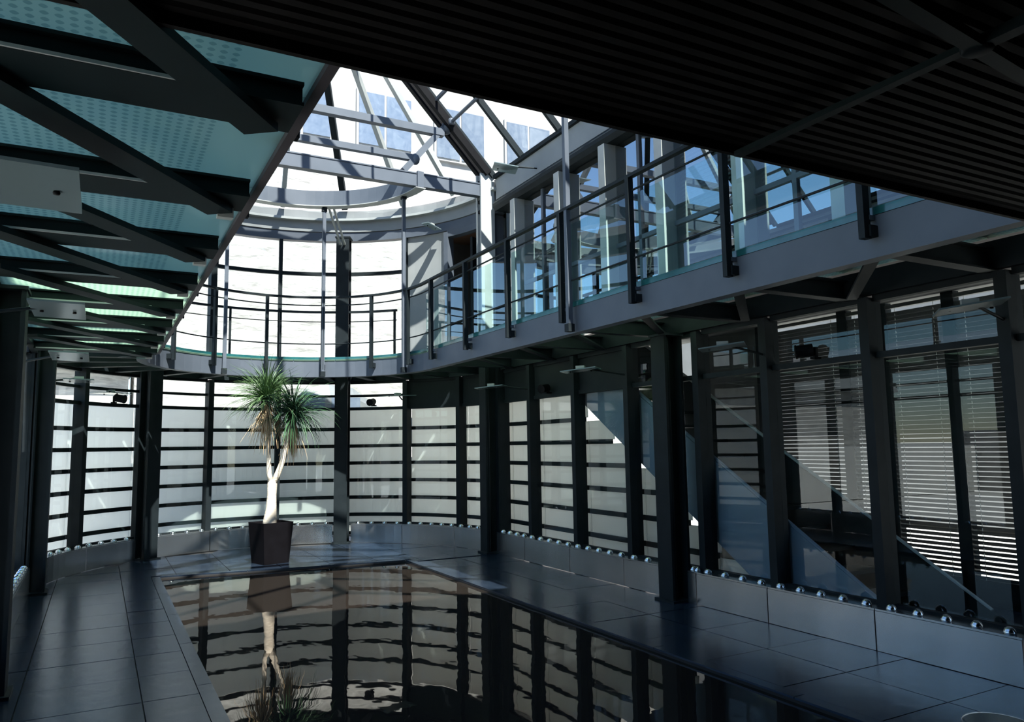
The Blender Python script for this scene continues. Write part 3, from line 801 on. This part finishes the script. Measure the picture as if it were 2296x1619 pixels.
wing((-.26, 7.80, 2.45), (.30, .70, 0), 0, (-.70, 8.25, 2.42), 'third pale glass wing light under the left walkway', .02)
wing((-.24, 10.45, 2.45), (.32, .50, 0), 0, (-.66, 10.42, 2.42), 'pale glass wing light beside the left end of the curved wall', .02)
wing((.12, 12.45, 2.44), (.36, .45, 0), R(-40), pol(2.9, 140, 2.44), 'small pale glass wing light on the curved wall left of the tree', .02)
wing((4.95, 9.76, 2.44), (.42, .26, 0), R(-45), (5.38, 9.43, 2.40), 'thin glass wing light under the gallery beside the thick corner column', -.08)
wing((4.85, 7.28, 2.45), (.42, .26, 0), R(-50), (5.38, 7.14, 2.40), 'glass wing light under the gallery above the top end of the staircase', -.08)
wing((4.90, 5.05, 2.45), (.40, .28, 0), R(-50), (5.38, 5.03, 2.40), 'glass wing light below the gallery in front of the staircase', -.10)
wing((4.95, 2.86, 2.45), (.40, .30, 0), R(-50), (5.38, 2.89, 2.40), 'glass wing light below the gallery nearest the right picture edge', -.12)
wing((4.35, 12.03, 2.45), (.60, .26, 0), R(20), pol(2.95, 42.2, 2.40), 'long glass wing light right of the potted tree', -.05)
wing((4.85, 9.05, 5.46), (.34, .30, 0), R(-20), (5.345, 9.0, 5.52), 'white wing light high up below the right eaves', .15)
wing((4.80, 11.62, 5.30), (.36, .14, 0), R(30), pol(3.0, 30, 5.30), 'white wing light above the upper doorway', .1)
def spot(p, d, lab):
    root = empty('spotlight', p, lab, 'spotlight', 'small black spotlights')
    p = V(p); d = V(d).normalized()
    prism('lamp_head', circ(.055, 12), p + d*.02, p + d*.16, 'black', root)
    prism('lamp_rim', circ(.062, 12), p + d*.15, p + d*.165, 'black', root)
    box('yoke', p + V((0, 0, -.03)), (.03, .03, .10), 'black', root)
    box('base', p + V((0, 0, -.075)), (.08, .05, .02), 'black', root)
spot(pol(2.98, 136.5, 2.37), (1, -.6, -.2), 'black spotlight on the transom of the left curved bay')
spot(pol(2.98, 52.5, 2.39), (-.8, -.8, -.2), 'black spotlight on the transom right of the potted tree')
spot((5.42, 8.95, 2.385), (-1, -.4, -.2), 'black spotlight below the gallery beyond the staircase')
spot((5.42, 4.48, 2.385), (-.7, .7, -.1), 'black spotlight on the transom in front of the staircase')

# ------------------------------------------------------------------ potted tree
pc = V((2.20, 11.33, 0))
tree = empty('potted_palm', pc, 'two-headed ponytail tree with pale trunk in a black square planter', 'potted tree')
def frus(a0, a1, z0, z1, rz, mat, name, open_=False):
    vv = []
    for a, z in ((a0, z0), (a1, z1), (a1-.03, z1), (a1-.035, z1-.07)):
        for k in range(4):
            an = rz + math.pi/4 + k*math.pi/2; vv.append(pc + V((a*math.cos(an)/math.sqrt(2)*1.0, a*math.sin(an)/math.sqrt(2), z)))
    ff = [(3, 2, 1, 0), (12, 13, 14, 15)]
    for l in range(3):
        for k in range(4): ff.append((l*4+k, l*4+(k+1) % 4, (l+1)*4+(k+1) % 4, (l+1)*4+k))
    return raw(name, vv, ff, mat, tree)
PRZ = R(17)
frus(.375, .455, 0.0, .57, PRZ, 'pot', 'planter')
slab([(pc.x+.28*math.cos(PRZ+math.pi/4+k*math.pi/2), pc.y+.28*math.sin(PRZ+math.pi/4+k*math.pi/2)) for k in range(4)], .505, .515, 'soil', 'soil', tree)
tb = pc
tubepath('trunk', [tb+V((-.02, 0, .49)), tb+V((-.015, 0, .58)), tb+V((.0, 0, .75)), tb+V((.005, 0, .95)), tb+V((.01, 0, 1.10)), tb+V((.01, 0, 1.16))], [.10, .095, .075, .065, .07, .055], 'bark', tree, 12)
tubepath('branch', [tb+V((.0, 0, 1.08)), tb+V((-.04, 0, 1.25)), tb+V((-.05, 0, 1.5)), tb+V((-.06, 0, 1.85)), tb+V((-.10, .0, 2.25)), tb+V((-.10, 0, 2.36))], [.045, .036, .03, .03, .035, .03], 'bark', tree, 10)
tubepath('branch', [tb+V((.02, 0, 1.08)), tb+V((.08, -.02, 1.25)), tb+V((.17, -.03, 1.50)), tb+V((.22, -.03, 1.80)), tb+V((.26, -.02, 2.02)), tb+V((.27, -.02, 2.12))], [.05, .043, .036, .034, .036, .03], 'bark', tree, 10)
def blades(c, n, L0, L1, mat, name, el0, el1, droop, wd=.0085, seed=1, kind='stuff'):
    rnd = random.Random(seed); vv = []; ff = []
    c = V(c)
    for _ in range(n):
        az = rnd.uniform(0, 2*math.pi); el = R(rnd.uniform(el0, el1)); L = rnd.uniform(L0, L1); dr_ = droop*rnd.uniform(.6, 1.4)
        h = V((math.cos(az), math.sin(az), 0)); sd = V((-math.sin(az), math.cos(az), 0))
        p = c + V((rnd.uniform(-.03, .03), rnd.uniform(-.03, .03), rnd.uniform(-.08, .05))); b = len(vv); m = 6
        e = el
        for k in range(m+1):
            t = k/m; ww = wd*(1-t)**.6 if k < m else .0008
            up = V((0, 0, 1))*math.cos(e) - h*math.sin(e)
            vv.append(p + sd*ww - up*ww*.3); vv.append(p + up*ww*.3); vv.append(p - sd*ww - up*ww*.3)
            d = h*math.cos(e) + V((0, 0, 1))*math.sin(e)
            p = p + d*(L/m); e -= dr_/m*(.5+t)
        for k in range(m):
            o_ = b + 3*k
            ff += [(o_, o_+1, o_+4, o_+3), (o_+1, o_+2, o_+5, o_+4)]
    o = raw(name, vv, ff, mat, tree); o['kind'] = 'stuff'; return o
c1, c2 = tb+V((-.10, 0, 2.33)), tb+V((.28, -.02, 2.10))
blades(c1, 420, .40, .74, 'leaf', 'leaf_crown', -20, 85, 1.1, seed=3)
blades(c2, 420, .42, .80, 'leaf_shaded', 'leaf_crown', -30, 80, 1.3, seed=5)
blades(c1+V((.02, -.02, -.10)), 150, .30, .72, 'dry', 'dry_leaf_skirt', -85, -45, .5, .009, seed=8)
blades(c2+V((.0, 0, -.12)), 110, .25, .60, 'dry', 'dry_leaf_skirt', -88, -60, .3, .009, seed=9)

# ------------------------------------------------------------------ steel bowl at the lower right
bn = empty('steel_bowl', (4.10, 2.40, 0), 'low round steel bowl with a bright rim at the lower right corner', 'bowl')
lathe('bowl_body', [(.09, .002), (.11, .01), (.145, .08), (.158, .14), (.145, .14), (.10, .03)], (4.10, 2.40, 0), 'plinth', bn, 32)
lathe('bowl_rim', [(.146, .132), (.162, .132), (.168, .142), (.160, .152), (.146, .152)], (4.10, 2.40, 0), 'chrome', bn, 32)

def loft(secs, name, mat, parent):
    n = len(secs[0]); vv = [p for s_ in secs for p in s_]; ff = []
    for i in range(len(secs)-1):
        for j in range(n): ff.append((i*n+j, i*n+(j+1) % n, (i+1)*n+(j+1) % n, (i+1)*n+j))
    ff.append(tuple(range(n-1, -1, -1))); m = (len(secs)-1)*n; ff.append(tuple(range(m, m+n)))
    return raw(name, vv, ff, mat, parent, False)
# ------------------------------------------------------------------ buildings outside
sb = empty('stone_building', (3, 20, 0), 'sunlit stone building with pale upper floor behind the round end', 'building')
box('stone_wall', (11.3, 19.0, 4.2), (21.4, 2.6, 8.4), 'stone', sb)
box('upper_wall', (11.3, 19.2, 11.2), (21.4, 2.6, 5.6), 'render', sb)
box('string_course', (11.3, 17.85, 8.45), (21.4, .5, .16), 'render', sb)
lo = empty('low_wing', (-6, 18, 1.3), 'low stone wing with sloping slate roof left of the tall building', 'building')
box('wing_wall', (-7.0, 19.0, 2.0), (15.0, 2.0, 2.6), 'stone', lo)
loft([[(.58, 17.6, 3.3), (.58, 20.2, 3.3), (.58, 20.2, 3.42), (.58, 18.9, 4.6), (.58, 17.6, 3.42)], [(-14.6, 17.6, 3.3), (-14.6, 20.2, 3.3), (-14.6, 20.2, 3.42), (-14.6, 18.9, 4.6), (-14.6, 17.6, 3.42)]], 'wing_roof', 'wallgrey', lo)
for k in range(9):
    x = 1.9 + 2.1*k
    f = box('window', (x, 17.86, 9.85), (1.5, .10, 1.5), 'render', sb)
    for s_ in (-1, 1): box('window_pane', (x+s_*.36, 17.80, 9.85), (.66, .04, 1.36), 'winblue', f)
pb = empty('pale_building', (15.5, 8, 0), 'pale rendered building beyond the right roof slope', 'building')
box('rendered_wall', (15.3, 4, 8.5), (2.6, 26, 17), 'render', pb)
for k in range(8):
    for z in (11.2, 14.6):
        y = -4 + 2.6*k
        f = box('window', (13.98, y, z), (.10, 1.5, 2.0), 'render', pb)
        for s_ in (-1, 1): box('window_pane', (13.92, y+s_*.36, z), (.04, .66, 1.8), 'winblue', f)
lwll = box('garden_wall', (-14, 2, .9), (.4, 26, 1.9), 'stone'); tag(lwll, 'pale stone garden wall outside the left glazing', 'wall')
# parked car on the terrace
car = empty('parked_car', (4.0, 16.0, 1.38), 'grey parked car on the terrace behind the round end', 'car')
def csec(x, w_, z0, z1, y=16.0):
    return [(x, y-w_, z0), (x, y+w_, z0), (x, y+w_*1.0, z0+(z1-z0)*.6), (x, y+w_*.8, z1), (x, y-w_*.8, z1), (x, y-w_, z0+(z1-z0)*.6)]
loft([csec(2.1, .70, 1.75, 2.05), csec(2.3, .80, 1.62, 2.18), csec(3.3, .84, 1.60, 2.30), csec(5.0, .84, 1.60, 2.30), csec(5.9, .80, 1.62, 2.22), csec(6.1, .72, 1.72, 2.1)], 'body', 'car', car)
cab = loft([csec(3.15, .70, 2.28, 2.33), csec(3.65, .68, 2.28, 2.82), csec(4.1, .68, 2.28, 2.90), csec(4.6, .68, 2.28, 2.84), csec(5.3, .70, 2.28, 2.33)], 'cabin', 'car', car)
for x0, x1 in ((3.50, 4.02), (4.10, 4.75)):
    box('side_window', ((x0+x1)/2, 15.34, 2.50), (x1-x0-.05, .05, .26), 'winblue', cab)
for x in (2.9, 5.25):
    for s_ in (-1, 1):
        prism('wheel', circ(.30, 16), (x, 16+s_*.70, 1.68), (x, 16+s_*.86, 1.68), 'tyre', car)

for o in bpy.data.objects:
    if '_w' in o: del o['_w']
